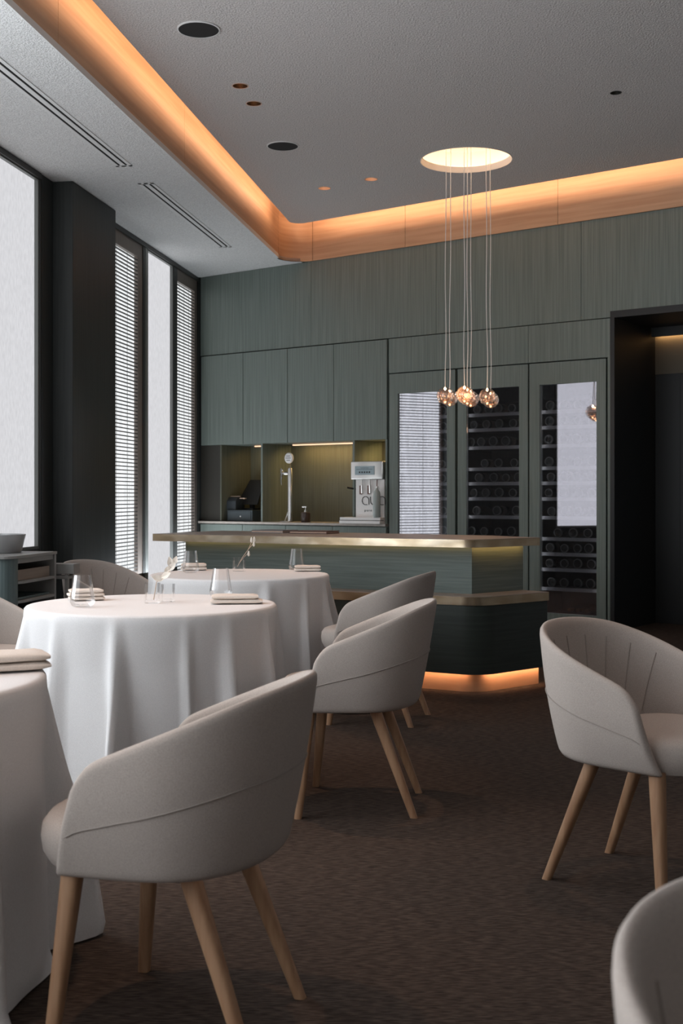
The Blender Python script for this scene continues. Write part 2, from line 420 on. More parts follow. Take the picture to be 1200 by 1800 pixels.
for i in range(4):
    a, b = ws(BC[i])+.001, ws(BC[i+1])-.001
    t = thing('base_cabinet', bl[i], 'cabinet', wl(a,0,0), WR, 'base cabinets under the back counter')
    part('body', MB().box(0,b-a,.018,.60,.10,.898), 'green_wood', t)
    part('plinth', MB().box(0,b-a,.05,.08,.0,.10), 'black', t)
    part('door', MB().box(.002,b-a-.002,-.012,.014,.10,.890), 'green_wood', t, bevel=.002)

# ---- wine coolers
cool = [('left',683.5,800,699,785),('middle',803.5,928,819,912),('right',929.5,1065,948,1048)]
shelf_z = [1.985,1.84,1.668,1.464,1.324,1.178,1.004,.808,.668,.525,.346]
GZ0, GZ1 = .13, 2.232
for name,u0,u1,g0,g1 in cool:
    a,b,ga,gb = ws(u0),ws(u1),ws(g0),ws(g1)
    t = thing('wine_cooler', {'left':'tall green framed wine cooler next to the drinks machine, reflecting slats','middle':'tall green framed wine cooler in the middle, behind the glass pendants','right':'tall green framed wine cooler nearest the dark doorway, reflecting a white shade'}[name], 'wine cooler', wl(a,0,0), WR, 'built-in wine coolers')
    ga -= a; gb -= a; W = b-a
    part('case', MB().box(.01,.03,.045,.64,.05,2.43).box(W-.03,W-.01,.045,.64,.05,2.43).box(.03,W-.03,.62,.64,.05,2.43).box(.03,W-.03,.045,.62,.05,.10).box(.03,W-.03,.045,.62,2.35,2.43), 'cooler_inside', t)
    part('door', MB().box(.003,ga,.0,.042,.03,2.432).box(gb,W-.003,.0,.042,.03,2.432).box(ga,gb,.0,.042,.03,GZ0).box(ga,gb,.0,.042,GZ1,2.432), 'green_wood', t)
    gp = MB(); tl = .0 if name != 'right' else -.012
    gp.prism([(ga,.016-tl),(gb,.016+tl),(gb,.020+tl),(ga,.020-tl)], GZ0, GZ1); part('glass_pane', gp, 'cooler_glass', t)
    part('control_box', MB().box(ga,gb,.07,.3,2.10,2.33), 'black', t, bevel=.01)
    for z in shelf_z:
        sh = part('shelf', MB().box(.035,W-.035,.075,.095,z-.016,z+.016), 'rack_metal', t)
        part('wire_rack', MB().box(.04,W-.04,.0955,.60,z-.012,z-.004), 'cooler_inside', sh)
part_gap = struct('trim_3', MB().box(ws(680.3),ws(683),.30,.60,0,2.79).box(ws(800.3),ws(803),.25,.60,0,2.43).box(ws(1065.2),ws(1067.4),.25,.6,0,2.43), 'gap_black', (WO.x,WO.y,0), WR)

for name,u0,u1,g0,g1 in cool:
    for u,sg in ((g0,1),(g1,-1)):
        a = wl(ws(u)-sg*.012, .052, GZ0+.05); b = wl(ws(u)-sg*.012, .052, GZ1-.1)
        strip_lamp('added_cooler_fill', a, b, (WX.x*sg+WY.x*.35, WX.y*sg+WY.y*.35, 0), .28, (.95,.97,1), .012)  # added fill strips behind each door jamb, brightening racks and bottles

# bottles lie with their punt towards the glass
bm0 = MB().lathe([(0,-.004),(.018,.006),(.030,-.001),(.036,-.0),(.041,.006),(.0415,.19),(.034,.215),(.016,.235),(.014,.30),(.0,.30)], 20, axis='y')
me_b = bm0.mesh('bottle_body', smooth=True); me_b.materials.append(MATS['bottle_glass'])
me_r = MB().lathe([(.034,-.004),(.0425,-.002),(.0435,.004),(.0425,.012),(.036,.004)], 22, axis='y', close=True).mesh('base_ring', smooth=True); me_r.materials.append(MATS['bottle_ring'])
me_l = MB().lathe([(.0418,.05),(.0422,.05),(.0422,.13),(.0418,.13)], 20, axis='y', close=True).mesh('paper_label', smooth=True); me_l.materials.append(MATS['drawer_brown'])
rowsU = {0:[838,858,875,899],1:[832,854,876.5,901],2:[827,845,866,888],3:[851,875.5,903],4:[841,867,888.5,910],5:[832,853,876.5,900.5],6:[837,872.5,907],7:[828,850,875,898]}
bi = 0
def bottle(cname, k, j, u, z, sc=1.0):
    off = .12
    r = bpy.data.objects.new('wine_bottle', None); COL.objects.link(r); r.empty_display_size = .03
    r.location = wl(ws(u,off), off, z+.016+.0435*sc); r.rotation_euler = (0,0,WR)
    r.scale = (sc,1,sc)
    tag(r, 'wine bottle, %s from left, %s rack down, %s cooler' % (ordinal(j), ordinal(k), cname), 'bottle', 'wine bottles in the coolers')
    for nm2, me2 in (('body',me_b),('base_ring',me_r)):
        o = bpy.data.objects.new(nm2, me2); COL.objects.link(o); o.parent = r
    if random.random() < .4:
        o = bpy.data.objects.new('paper_label', me_l); COL.objects.link(o); o.parent = r
for k in range(8):
    for j,u in enumerate(rowsU[k]): bottle('middle', k, j, u, shelf_z[k], random.uniform(.92,1.1))
rl = {k:[714+random.uniform(-3,3),736+random.uniform(-3,3),757+random.uniform(-2,2),777+random.uniform(-2,2)] for k in range(8)}
for k in range(8):
    for j,u in enumerate(rl[k]): bottle('left', k, j, u, shelf_z[k], random.uniform(.92,1.08))
for k in range(11):
    us = [966+random.uniform(-3,3), 991+random.uniform(-3,3), 1014+random.uniform(-3,3), 1037+random.uniform(-3,3)]
    if k == 7: us = [980,1006.5,1032.5]
    for j,u in enumerate(us): bottle('right', k, j, u, shelf_z[k], random.uniform(.92,1.08))
# two bottles with pale foil at the foot of the right cooler
for j,u in enumerate((1000,1015,1030)):
    off = .14
    t = thing('wine_bottle', 'bottle neck with %s foil, %s from left, on right cooler floor' % (('copper','pale','brown')[j], ordinal(j)), 'bottle', wl(ws(u,off),off,.155), WR, 'wine bottles in the coolers')
    part('body', MB().lathe([(0,.0),(.014,.0),(.015,.09),(.036,.13),(.038,.32),(0,.32)], 18, axis='y'), 'bottle_glass', t, smooth=True)
    part('foil', MB().lathe([(0,-.003),(.0165,-.002),(.0165,.07),(.0155,.07)], 18, axis='y'), 'bottle_foil', t, smooth=True)

# ---- left wall with windows
PT0, PT1 = lt(9.49), lt(10.47)
wlm = MB()
wlm.box(-4, lt(13.8), .0, .12, 0, .12); wlm.box(-4, lt(9.26), .0, .12, .12, .80); wlm.box(-4, lt(13.8), -.0, .12, 3.655, ZT)
wlm.box(lt(9.26), PT1, .0, .12, .12, 3.655)
wl_o = struct('wall_left', wlm, 'dark_panel', (LO.x,LO.y,0), LR)
part('pilaster', MB().box(PT0,PT1,-.175,-.001,0,ZS-.003), 'dark_panel', wl_o, bevel=.004)
part('side_panel', MB().box(lt(9.27),PT0-.002,-.012,-.0005,0,ZS-.003), 'dark_panel', wl_o)
struct('wall_left_return', MB().box(-4,-3.9,-.5,.3,0,ZT), 'dark_panel', (LO.x,LO.y,0), LR)
wn = 0
def window(Da, Db, kind, z0=.12, z1=3.655):
    global wn; wn += 1
    a, b = lt(Da), lt(Db)
    e = sempty('window_%d' % wn, (*ll(a,0).xy, z0), LR); W = b-a; H = z1-z0
    fm = 'frame_brown' if kind == 'slat' else 'frame_grey'
    fw = .14 if kind == 'slat' else .02
    if kind == 'slat':
        part('window_frame', MB().box(0,W,.0,.04,H-fw,H).box(0,W,.0,.04,0,.06).box(W-.13,W,.0,.04,.06,H-fw).box(0,.03,.0,.04,.06,H-fw), fm, e)
        part('pane', MB().box(.01,W-.01,.045,.055,.02,H-.02), 'slat_daylight', e, label='white daylight behind the dark slats')
        sm = MB().box(.031,W-.131,.005,.022,0,.009).mesh('slat'); sm.materials.append(MATS['slat'])
        z = .075
        while z < H-fw-.01:
            o = bpy.data.objects.new('slat', sm); COL.objects.link(o); o.parent = e; o.location = (0,0,z); z += .0357
        for k in (.22,.5,.78):
            x = .03+(W-.16)*k; part('ladder_cord', MB().box(x-.0015,x+.0015,.024,.027,.06,H-fw), 'frame_grey', e)
    else:
        part('window_frame', MB().box(0,W,.0,.04,H-fw,H).box(0,W,.0,.04,0,fw).box(W-fw,W,.0,.04,fw,H-fw).box(0,fw,.0,.04,fw,H-fw), fm, e)
        if kind == 'shade':
            part('roller_shade', MB().box(fw,W-fw,.03,.034,fw,H-fw), 'shade', e, label='white woven fabric shade glowing with daylight')
        else:
            part('pane', MB().box(fw,W-fw,.03,.036,fw,H-fw), 'window_daylight', e)
    return e
window(-2.6,.6,'open',.80); window(.75,3.2,'open',.80); window(3.35,6.0,'open',.80)
window(6.15,9.245,'shade',.80); window(10.475,11.71,'slat'); window(11.86,12.72,'shade'); window(12.84,13.66,'slat')
tm = MB()
for a,b in ((-2.75,-2.6),(.6,.75),(3.2,3.35),(6.0,6.15),(11.71,11.86),(12.72,12.84),(9.245,9.262)):
    tm.box(lt(a)+.001,lt(b)-.001,-.01,.08,.12,3.655)
tm.box(lt(-3),lt(9.25),-.02,-.001,3.645,ZS-.003); tm.box(PT1,lt(13.66),-.02,-.001,3.645,ZS-.003)
struct('trim_4', tm, 'frame_dark', (LO.x,LO.y,0), LR)
struct('trim_5', MB().box(lt(11.765),lt(11.845),-.014,-.0102,.12,3.645), 'frame_grey', (LO.x,LO.y,0), LR)

# ---- ceiling fittings
def vent(D0, D1, lab):
    # the right edge runs along the soffit
    p0 = ceil(268,320,ZS); k = Vector((.1624,1))
    x = p0.x+.1624*(D0-p0.y)
    a = math.atan2(1,.1624)
    t = thing('linear_vent', lab, 'vent', (x-.063,D0,ZS-.005), a)
    L = (D1-D0)*math.hypot(1,.1624)
    fr = MB()
    # local x along the slot, y across (left positive)
    for y0,y1 in ((-.063,-.037),(-.018,.018),(.037,.063)): fr.box(0,L,y0,y1,-.0,.004)
    fr.box(0,.03,-.063,.063,0,.004).box(L-.03,L,-.063,.063,0,.004)
    part('frame', fr, 'vent_paint', t)
    part('slot', MB().box(.03,L-.03,-.037,-.018,.0025,.0045), 'gap_black', t)
    part('slot', MB().box(.03,L-.03,.018,.037,.0025,.0045), 'gap_black', t)
vent(3.2, 9.04, 'long linear air vent in the soffit, nearer to the camera')
vent(9.52, 11.97, 'shorter linear air vent in the soffit, nearer the green back wall')
for (u,v),lab in (((349,51),'round black ceiling speaker nearest the camera'),((497,256),'round black ceiling speaker further back, near the cove corner')):
    c = ceil(u,v,ZR); t = thing('ceiling_speaker', lab, 'speaker', (c.x,c.y,ZR-.006), 0, 'ceiling speakers')
    part('grille', MB().lathe([(0,.0),(.120,.0),(.120,.0055),(0,.0055)], 48), 'speaker_black', t)
    part('rim', MB().lathe([(.1205,-.002),(.129,0),(.129,.0055),(.1205,.0055)], 48, close=True), 'vent_paint', t)
dlab = ['dark brown round downlight beside the near speaker','dark brown round downlight just behind its twin, between the two speakers','pale round downlight left of its twin, near the back cove','pale round downlight nearer the pendant recess','tiny round dark spotlight on the right of the ceiling']
for i,(u,v,r,k) in enumerate(DL):
    c = ceil(u,v,ZR); t = thing('downlight', dlab[i], 'downlight', (c.x,c.y,ZR), 0, 'recessed downlights')
    cm = {'b':'can_brown','p':'can_pink','k':'black'}[k]
    part('can', MB().lathe([(r-.001,-.001),(r-.001,.10),(0,.10),(0,.103),(r+.002,.103),(r+.002,.05),(r-.0005,.048)], 32), cm, t, smooth=True)
    part('rim', MB().lathe([(r-.003,-.002),(r+.004,-.002),(r+.004,-.0002),(r-.003,-.0002)], 32, close=True), 'can_pink' if k != 'k' else 'black', t)
    part('lamp_lens', MB().lathe([(0,.085),(r*.45,.085),(r*.45,.099),(0,.099)], 20), 'led_small', t)
# recess with hidden ring
t = thing('pendant_recess', 'round lit ceiling recess with pinkish rim above the glass pendants', 'ceiling light', (RCn.x,RCn.y,ZR), 0)
part('rim', MB().lathe([(RR-.001,-.002),(RR-.001,.05),(RR-.018,.05),(RR-.008,-.002)], 72, close=True), 'recess_plaster', t, smooth=True)
part('dome', MB().lathe([(RR+.10,.047),(RR+.10,.12),(RR+.05,.19),(RR-.1,.22),(0,.225),(0,.235),(RR+.11,.235),(RR+.11,.047)], 72), 'recess_plaster', t, smooth=True)
part('led_ring', MB().lathe([(RR+.02,.05),(RR+.05,.05),(RR+.05,.062),(RR+.02,.062)], 72, close=True), 'led_recess', t, label='warm glowing ring')
PB = [(782,9.9),(790,10.15),(816,9.8),(821,10.02),(827,10.25),(856,10.0),(862,10.35)]
plab = ['leftmost clear glass pendant ball of the left pair','glass pendant ball on the right of the left pair, slightly lower','glass pendant ball on the left of the middle cluster','glass pendant ball in the very centre of the cluster','glass pendant ball on the right of the middle cluster','glass pendant ball on the upper left of the right pair','rightmost and lowest glass pendant ball']
for i,(u,D) in enumerate(PB):
    x = (u-CX)/F*D; z = 2.034; R = .070
    t = thing('pendant_lamp', plab[i], 'pendant lamp', (x,D,z-R), 0, 'glass ball pendants')
    part('globe', MB().lathe([(R*math.sin(PI*k/24), R-R*math.cos(PI*k/24)) for k in range(25)], 40), 'pendant_glass', t, smooth=True)
    rc = .050
    part('core', MB().lathe([(rc*math.sin(PI*k/16), R*.97-rc*math.cos(PI*k/16)) for k in range(17)], 28), 'pendant_core', t, smooth=True, label='rose gold dimpled core')
    part('bulb', MB().lathe([(.008*math.sin(PI*k/8), R*1.80-.012*math.cos(PI*k/8)) for k in range(9)], 14), 'led_point', t, smooth=True, label='small glowing warm point')
    top = ZR+.22-(z-R)
    pts = []
    ph = random.random()*6; nseg = 26
    tx, ty = (RCn.x-x)*.06, (RCn.y-D)*.25
    for k in range(nseg+1):
        q = k/nseg; am = .007*(1-q)*min(1,q*8)
        pts.append((tx*q+am*math.sin(ph+q*11), ty*q+am*math.cos(ph+q*9), 2*R+(top-2*R)*q))
    part('cable', MB().tube(pts, .0034, 6), 'cable', t, smooth=True)
lamp('pendant_glow', 'POINT', (1.06,9.7,2.0), 3, (1,.6,.3), shadow_soft_size=.1)

# ------------------------------------------------------------------ bar
bd = Vector((1,-.54)).normalized(); bn = Vector((bd.y,-bd.x))      # along the front, towards the room (away from back wall)
if bn.y > 0: bn = -bn
B0 = Vector((-1.114,8.57)); B1 = Vector((.817,7.53)); B2 = Vector((1.187,7.85))
sd = (B2-B1).normalized(); sn = Vector((sd.y,-sd.x))
sd_end = Vector((sn.x,sn.y))
def offpoly(d_front, d_side, d_left, d_end, R, back, n=10):
    "counter outline: front line, rounded corner, slanting side, end, back"
    c = isect(B1+bn*d_front, bd, B1+sn*d_side, sd)
    a = arc(c, -bd, sd, R, n) if R > .001 else [c]
    l = isect(c, bd, B0-bd*d_left, bn); e = B2+sd*d_end+sn*d_side
    return [l]+a+[e]+back
bkU = [Vector((1.02,8.10)), Vector((.1,8.72)), Vector((-1.0,9.28))]
bar = thing('bar_counter', 'two-tier green bar with brass-edged tops in front of the back counter', 'bar', (B1.x,B1.y,0))
def bl_(pl): return [(p.x-B1.x,p.y-B1.y) for p in pl]
up = offpoly(0,0,0,.0,0,[B2-sn*.12, Vector((.95,8.0)), Vector((.05,8.5)), B0-bn*.55])
part('upper_body', MB().prism(bl_(up), .55, .884), 'green_wood_across', bar)
top = offpoly(.16,.14,.17,.0,.16,[B2-sn*.05, Vector((1.02,8.12)), Vector((.1,8.74)), isect(Vector((.1,8.74)),bd,B0-bd*.17-bn*.3,bn)])
part('counter_edge', MB().prism(bl_(top), .886, .934), 'brass', bar, smooth=True, label='brass edge of the upper top')
part('countertop', MB().prism(bl_(top), .9342, .937), 'stone_top', bar)
low = offpoly(.215,.215,.0,-.0,.20,[B2-sn*.0+sd*.0, B1.copy(), B0.copy()])
part('shelf_edge', MB().prism(bl_(low), .536, .587), 'brass', bar, smooth=True, label='brass edge of the lower shelf')
part('shelf_top', MB().prism(bl_(low), .5872, .590), 'stone_top', bar)
lb = offpoly(.205,.205,-.01,-.004,.20,[B2-sn*.3, Vector((.0,8.35)), B0-bn*.4])
part('lower_body', MB().prism(bl_(lb), .112, .534), 'bar_dark', bar, smooth=True)
kb = offpoly(.155,.155,-.03,-.03,.18,[B2-sn*.25, Vector((.0,8.3)), B0-bn*.35])
part('kick_plate', MB().prism(bl_(kb), .0, .110), 'copper_kick', bar, smooth=True, label='copper kick plate lit from above')
# under-top light and kick light
def bs(p, z): return (p.x,p.y,z)
pa = B0+bn*.025; pb = B1+bn*.025+bd*.01
strip_lamp('bar_top_lamp', bs(pa,.883), bs(pb,.883), (-bn.x*1.5,-bn.y*1.5,-1), .40, (1,.66,.28), .015)
pc = B1+sn*.035; pd = B2+sn*.035
strip_lamp('bar_top_lamp', bs(pc,.883), bs(pd,.883), (-sn.x*1.0,-sn.y*1.0,-1), .30, (1,.58,.20), .02)
pa = B0+bn*.19; pb = isect(B1+bn*.19,bd,B1+sn*.19,sd)-bd*.08
strip_lamp('bar_kick_lamp', bs(pa,.108), bs(pb,.108), (-bn.x*.8,-bn.y*.8,-1), 2.0, (1,.56,.30), .02)
pc = isect(B1+bn*.19,bd,B1+sn*.19,sd)+sd*.08; pd = B2+sn*.19
strip_lamp('bar_kick_lamp', bs(pc,.108), bs(pd,.108), (-sn.x*.8,-sn.y*.8,-1), .75, (1,.56,.30), .02)
# menus on the bar
br = math.atan2(bd.y,bd.x)
t = thing('menu_folder', 'grey menu folder lying on the left half of the bar top', 'menu', (-.47,8.78,.937), br)
part('cover', MB().box(-.15,.12,-.12,.10,0,.006).box(-.15,.12,-.12,.10,.014,.020), 'menu_grey', t, bevel=.001)
part('pages', MB().box(-.145,.115,-.115,.095,.0062,.0138), 'paper', t)
t = thing('menu_folder', 'dark brown menu folder lying beside the grey one on the bar', 'menu', (-.21,8.60,.937), br+.05)
part('cover', MB().box(-.13,.17,-.11,.10,0,.006).box(-.13,.17,-.11,.10,.013,.019), 'menu_brown', t, bevel=.001)
part('pages', MB().box(-.125,.165,-.105,.095,.0062,.0128), 'paper', t)

# ------------------------------------------------------------------ things in the niche
ZC = .925
def wthing(name, lab, cat, u, off, z=ZC, rz=0):
    return thing(name, lab, cat, wl(ws(u,off),off,z), WR+rz)
t = wthing('cash_drawer', 'slate blue cash drawer box with small keyhole at the left of the niche', 'cash drawer', 421, .06)
part('case', MB().box(-.185,.185,.0,.40,.006,.125), 'slate_box', t, bevel=.004)
part('drawer_front', MB().box(-.165,.165,-.006,-.0005,.022,.112), 'slate_box', t, bevel=.002)
part('keyhole', MB().lathe([(0,-.012),(.008,-.011),(.008,-.006),(0,-.006)], 14, (.02,0,.055), axis='y'), 'chrome', t)
t = wthing('receipt_printer', 'black rounded receipt printer standing on the cash drawer', 'printer', 410, .12, ZC+.1255)
pr = [( -.03,0),(.13,0),(.13,.09),(.10,.13),(.04,.15),(-.0,.14),(-.03,.10)]
pm = MB(); pp = [(p[0],p[1]) for p in pr]; n = len(pp)
pm.add([(-.10,y,z) for y,z in pp]+[(.06,y,z) for y,z in pp], [tuple(range(n)),tuple(range(n,2*n))[::-1]]+[(i,(i+1)%n,n+(i+1)%n,n+i) for i in range(n)])
part('body', pm, 'charcoal', t, bevel=.006)
part('paper_roll', MB().box(-.06,.07,.02,.05,.151,.156), 'paper', t)
t = wthing('till_screen', 'black tilted touch screen of the till behind the printer', 'screen', 436, .22, ZC+.1255)
part('foot', MB().box(-.07,.07,.0,.14,0,.02), 'black', t, bevel=.004)
part('stand', MB().box(-.02,.02,.05,.09,.02,.12), 'black', t)
sc = MB().add([(-.16,-.02,.06),(.15,-.02,.06),(.15,.0,.06),(-.16,.0,.06),(-.06,.10,.34),(.15,.10,.34),(.15,.12,.34),(-.06,.12,.34)], [(0,3,2,1),(4,5,6,7),(0,1,5,4),(1,2,6,5),(2,3,7,6),(3,0,4,7)])
part('screen', sc, 'black', t, bevel=.003)
part('card_slip', MB().box(-.10,.0,-.06,-.03,.125,.135), 'paper', t)
# beer / water tap column
t = wthing('tap_column', 'tall chrome draught tap with round white badge on the back counter', 'tap', 508, .16)
zt = wz(508,825,.16)-ZC
part('base', MB().box(-.09,.03,-.05,.05,0,.008), 'steel', t, bevel=.002)
part('column', MB().lathe([(0,.008),(.029,.008),(.029,zt),(.025,zt+.012),(0,zt+.012)], 28, (.015,0,0)), 'chrome', t, smooth=True)
part('brace', MB().tube([(-.05,-.01,.008),(.0,-.005,.13)], .009, 8), 'steel', t)
part('badge_stem', MB().tube([(.015,0,zt),(.015,0,zt+.07)], .006, 8), 'brass', t)
bz = wz(508,805,.12)-ZC
part('badge', MB().lathe([(0,-.012),(.050,-.012),(.058,-.004),(.058,.010),(0,.010)], 32, (.005,-.01,bz), axis='y'), 'steel_light', t, smooth=True, label='round white badge with dark lettering lines')
bd_ = MB()
for k,(ww,zz) in enumerate(((.055,.022),(.07,.0),(.05,-.024))): bd_.box(.005-ww/2,.005+ww/2,-.0235,-.0222,bz+zz-.003,bz+zz+.003)
part('lettering', bd_, 'letter', t)
part('tap_body', MB().lathe([(0,0),(.022,0),(.024,.02),(.018,.05),(.018,.09),(0,.09)], 20, (-.085,-.005,zt-.045), axis='x'), 'chrome', t, smooth=True)
part('tap_spout', MB().tube([(-.07,-.03,zt-.045),(-.08,-.035,zt-.08),(-.08,-.035,zt-.11)], .010, 10), 'chrome', t)
part('tap_handle', MB().tube([(-.085,-.01,zt-.01),(-.09,-.03,zt+.01),(-.093,-.03,zt-.10),(-.085,-.03,zt-.17)], .010, 10, .006), 'chrome', t)
t = wthing('soap_dispenser', 'brown pump soap dispenser on the back counter right of the tap', 'dispenser', 537, .10)
part('bottle', MB().lathe([(0,0),(.046,0),(.050,.006),(.050,.09),(.044,.105),(.016,.112),(0,.112)], 28), 'brown_bottle', t, smooth=True)
part('collar', MB().lathe([(0,.112),(.016,.112),(.016,.13),(.006,.13),(.006,.165),(0,.165)], 20), 'steel', t, smooth=True)
part('pump_spout', MB().box(-.045,.014,-.007,.007,.160,.172), 'steel', t, bevel=.002)
# drinks machine
t = wthing('drinks_machine', 'steel water dispenser with blue control panel and aua lettering', 'drinks machine', 644, -.03)
offm = -.03; s0 = ws(644,offm)
xa, xb = ws(616,offm)-s0, ws(667,offm)-s0; xc = ws(622,offm)-s0; xd = s4-.012-s0
z1 = wz(640,811,offm)-ZC; z2 = wz(640,843,offm)-ZC; z3 = wz(640,906,offm)-ZC; zt1 = wz(640,917,offm)-ZC
part('lower_body', MB().box(xc,xd,.03,.33,.03,z2), 'steel_light', t, bevel=.003)
part('head', MB().box(xa,xd,.0,.33,z2,z1), 'steel', t, bevel=.010, seg=3, smooth=True)
zb = (z1+z2)/2
part('control_panel', MB().box(ws(624,offm)-s0,ws(658,offm)-s0,-.005,-.0005,zb-.045,zb+.045), 'blue_screen', t, bevel=.001)
bt = MB()
for k in range(5): bt.lathe([(0,-.009),(.0085,-.009),(.0085,-.005),(0,-.005)], 12, (ws(632.5+4.3*k,offm)-s0,0,zb-.018), axis='y')
part('button_row', bt, 'letter', t)
part('screen_print', MB().box(ws(627,offm)-s0,ws(655,offm)-s0,-.0062,-.0052,zb+.010,zb+.013).box(ws(634,offm)-s0,ws(648,offm)-s0,-.0062,-.0052,zb+.024,zb+.027), 'letter', t)
part('drip_tray', MB().box(ws(598,-.06)-s0,xd,-.05,.34,.0,.030).box(ws(598,-.06)-s0+.004,xd,-.045,.30,.036,.064), 'steel_light', t, bevel=.003)
part('tray_gap', MB().box(ws(598,-.06)-s0+.008,xd-.01,-.035,.29,.030,.036), 'black', t)
for k,u in enumerate((636,650)):
    x = ws(u,.0)-s0
    part('spout', MB().tube([(x+.012,.01,z2-.002),(x+.016,.0,z2-.06),(x+.02,.0,z2-.14)], .008, 8, .010), 'steel', t)
    part('clip', MB().box(x-.022,x+.004,.015,.029,z2-.15,z2-.06), 'rust_clip', t)
part('spout', MB().tube([(ws(664,0)-s0,.015,z2-.002),(ws(664,0)-s0,.01,z2-.08)], .005, 8), 'rust_clip', t)
part('side_lever', MB().tube([(xc-.085,.0,wz(607,857)-ZC),(xc-.01,.05,wz(618,860)-ZC)], .010, 8), 'black', t, label='short black side lever')
# letters: a u a drawn as thin strokes
def strokes(x, z, R, kind):
    if kind == 'a':
        pts = [(x+R*math.cos(q), .026, z+R*math.sin(q)) for q in [math.radians(a) for a in range(5,296,15)]]
        return [pts+[(x+R*.5,.026,z-R)], [(x+R,.026,z+R*.1),(x+R,.026,z-R)]]
    pts = [(x-R,.026,z+R)]+[(x+R*math.cos(q), .026, z+R*math.sin(q)*1) for q in [math.radians(a) for a in range(180,361,15)]]+[(x+R,.026,z+R)]
    return [pts]
lz = wz(640,880,0)-ZC; Rl = .042
lm = MB()
for u,k in ((642.5,'a'),(657,'u'),(671.5,'a')):
    for st in strokes(ws(u,0)-s0, lz, Rl, k): lm.tube(st, .0036, 6)
part('lettering', lm, 'letter', t, label='large thin letters a u a')
cu = bpy.data.curves.new('t','FONT'); cu.body = 'p u r e'; cu.size = .034; cu.extrude = .001; cu.align_x = 'CENTER'
to = bpy.data.objects.new('t',cu); COL.objects.link(to); dg = bpy.context.evaluated_depsgraph_get(); dg.update()
tme = bpy.data.meshes.new_from_object(to.evaluated_get(dg)); bpy.data.objects.remove(to)
tme.transform(Matrix.Rotation(PI/2,4,'X')); 
o = put('small_lettering', tme, 'letter', t, (ws(647,0)-s0,.0275,wz(647,899,0)-ZC)); o['label'] = 'small spaced letters p u r e'
t = wthing('glass_bottle', 'frosted glass water bottle standing in front of the drinks machine', 'bottle', 662, -.062, ZC+.0645)
hb = wz(665,855,-.03)-ZC-.064
part('body', MB().lathe([(0,0),(.034,0),(.038,.006),(.038,hb*.68),(.032,hb*.82),(.016,hb*.90),(.014,hb*.94),(0,hb*.94)], 28), 'frost_bottle', t, smooth=True)
part('cap', MB().lathe([(0,hb*.94),(.017,hb*.94),(.017,hb),(0,hb)], 20), 'steel', t, smooth=True)
part('handle_ring', MB().tube([(.017+.012*math.sin(q),0,hb*.93+.014*math.cos(q)) for q in [PI*k/8 for k in range(9)]], .003, 6), 'steel', t)

# ------------------------------------------------------------------ sideboard at the windows
ra = math.atan2(.9879,.1551)
SBp = Vector((-1.77,6.42))
t = thing('sideboard', 'grey-green sideboard with open drawers and rounded corner by the left window', 'sideboard', (SBp.x,SBp.y,0), ra)
# local x along the wall away from the camera, y towards the window
Ls, Ws = .62, .62
def rc(x0,x1,y0,y1,R,n=8):
    pts = [Vector((x0+R-R*math.sin(PI/2*(1-k/n)) , y0+R-R*math.cos(PI/2*(1-k/n)))) for k in range(n+1)]
    return [(p.x,p.y) for p in pts]+[(x1,y0),(x1,y1),(x0,y1)]
part('tabletop', MB().prism(rc(-.02,Ls,-.01,Ws,.10), .864, .880), 'console_grey', t, bevel=.002)
part('end_panel', MB().prism(rc(0,.10,.002,Ws,.085), 0, .8635), 'console_green', t)
part('back_panel', MB().box(.1,Ls-.02,Ws-.02,Ws,0,.8635), 'console_green', t)
part('side_frame', MB().box(Ls-.030,Ls-.004,-.006,Ws-.02,0,.8635), 'console_grey', t, bevel=.002)
part('top_rail', MB().box(.102,Ls-.031,.004,.024,.835,.8635), 'console_grey', t, bevel=.001)
for z,hh,c,dl in ((.735,.058,'drawer_brown','open brown wooden drawer'),(.630,.012,'console_green','dark lower drawer')):
    sh = part('shelf', MB().prism([(.102,.012),(.16,-.006),(Ls-.031,-.006),(Ls-.031,Ws-.03),(.102,Ws-.03)], z-.012, z+.004), 'console_grey', t, bevel=.002)
    part('drawer', MB().box(.115,Ls-.05,.018,.030,z+.0055,z+.005+hh).box(.115,Ls-.05,.40,.412,z+.0055,z+.005+hh).box(.115,.127,.03,.40,z+.0055,z+.005+hh).box(Ls-.062,Ls-.05,.03,.40,z+.0055,z+.005+hh).box(.127,Ls-.062,.03,.40,z+.0055,z+.012), c, t, label=dl)
part('lower_panel', MB().box(.102,Ls-.031,.008,.028,0,.585), 'console_green', t)
t = thing('side_table', 'small grey tray table between the sideboard and the ribbed chair', 'side table', (-1.655,7.06,0), ra)
part('tray', MB().box(0,.10,-.085,.25,.745,.805), 'console_grey', t, bevel=.003)
part('shelf', MB().box(0,.10,-.05,.25,.715,.735), 'console_grey', t, bevel=.003)
for x,y in ((.005,-.045),(.077,-.045),(.005,.22),(.077,.22)): part('leg', MB().box(x,x+.018,y,y+.018,0,.7445), 'console_grey', t)
t = thing('serving_bowl', 'wide grey metal bowl on the sideboard', 'bowl', (-1.985,6.86,.881), 0)
part('bowl_body', MB().lathe([(0,0),(.148,0),(.154,.006),(.176,.100),(.176,.104),(.170,.104),(.150,.010),(0,.008)], 56), 'bowl_metal', t, smooth=True)

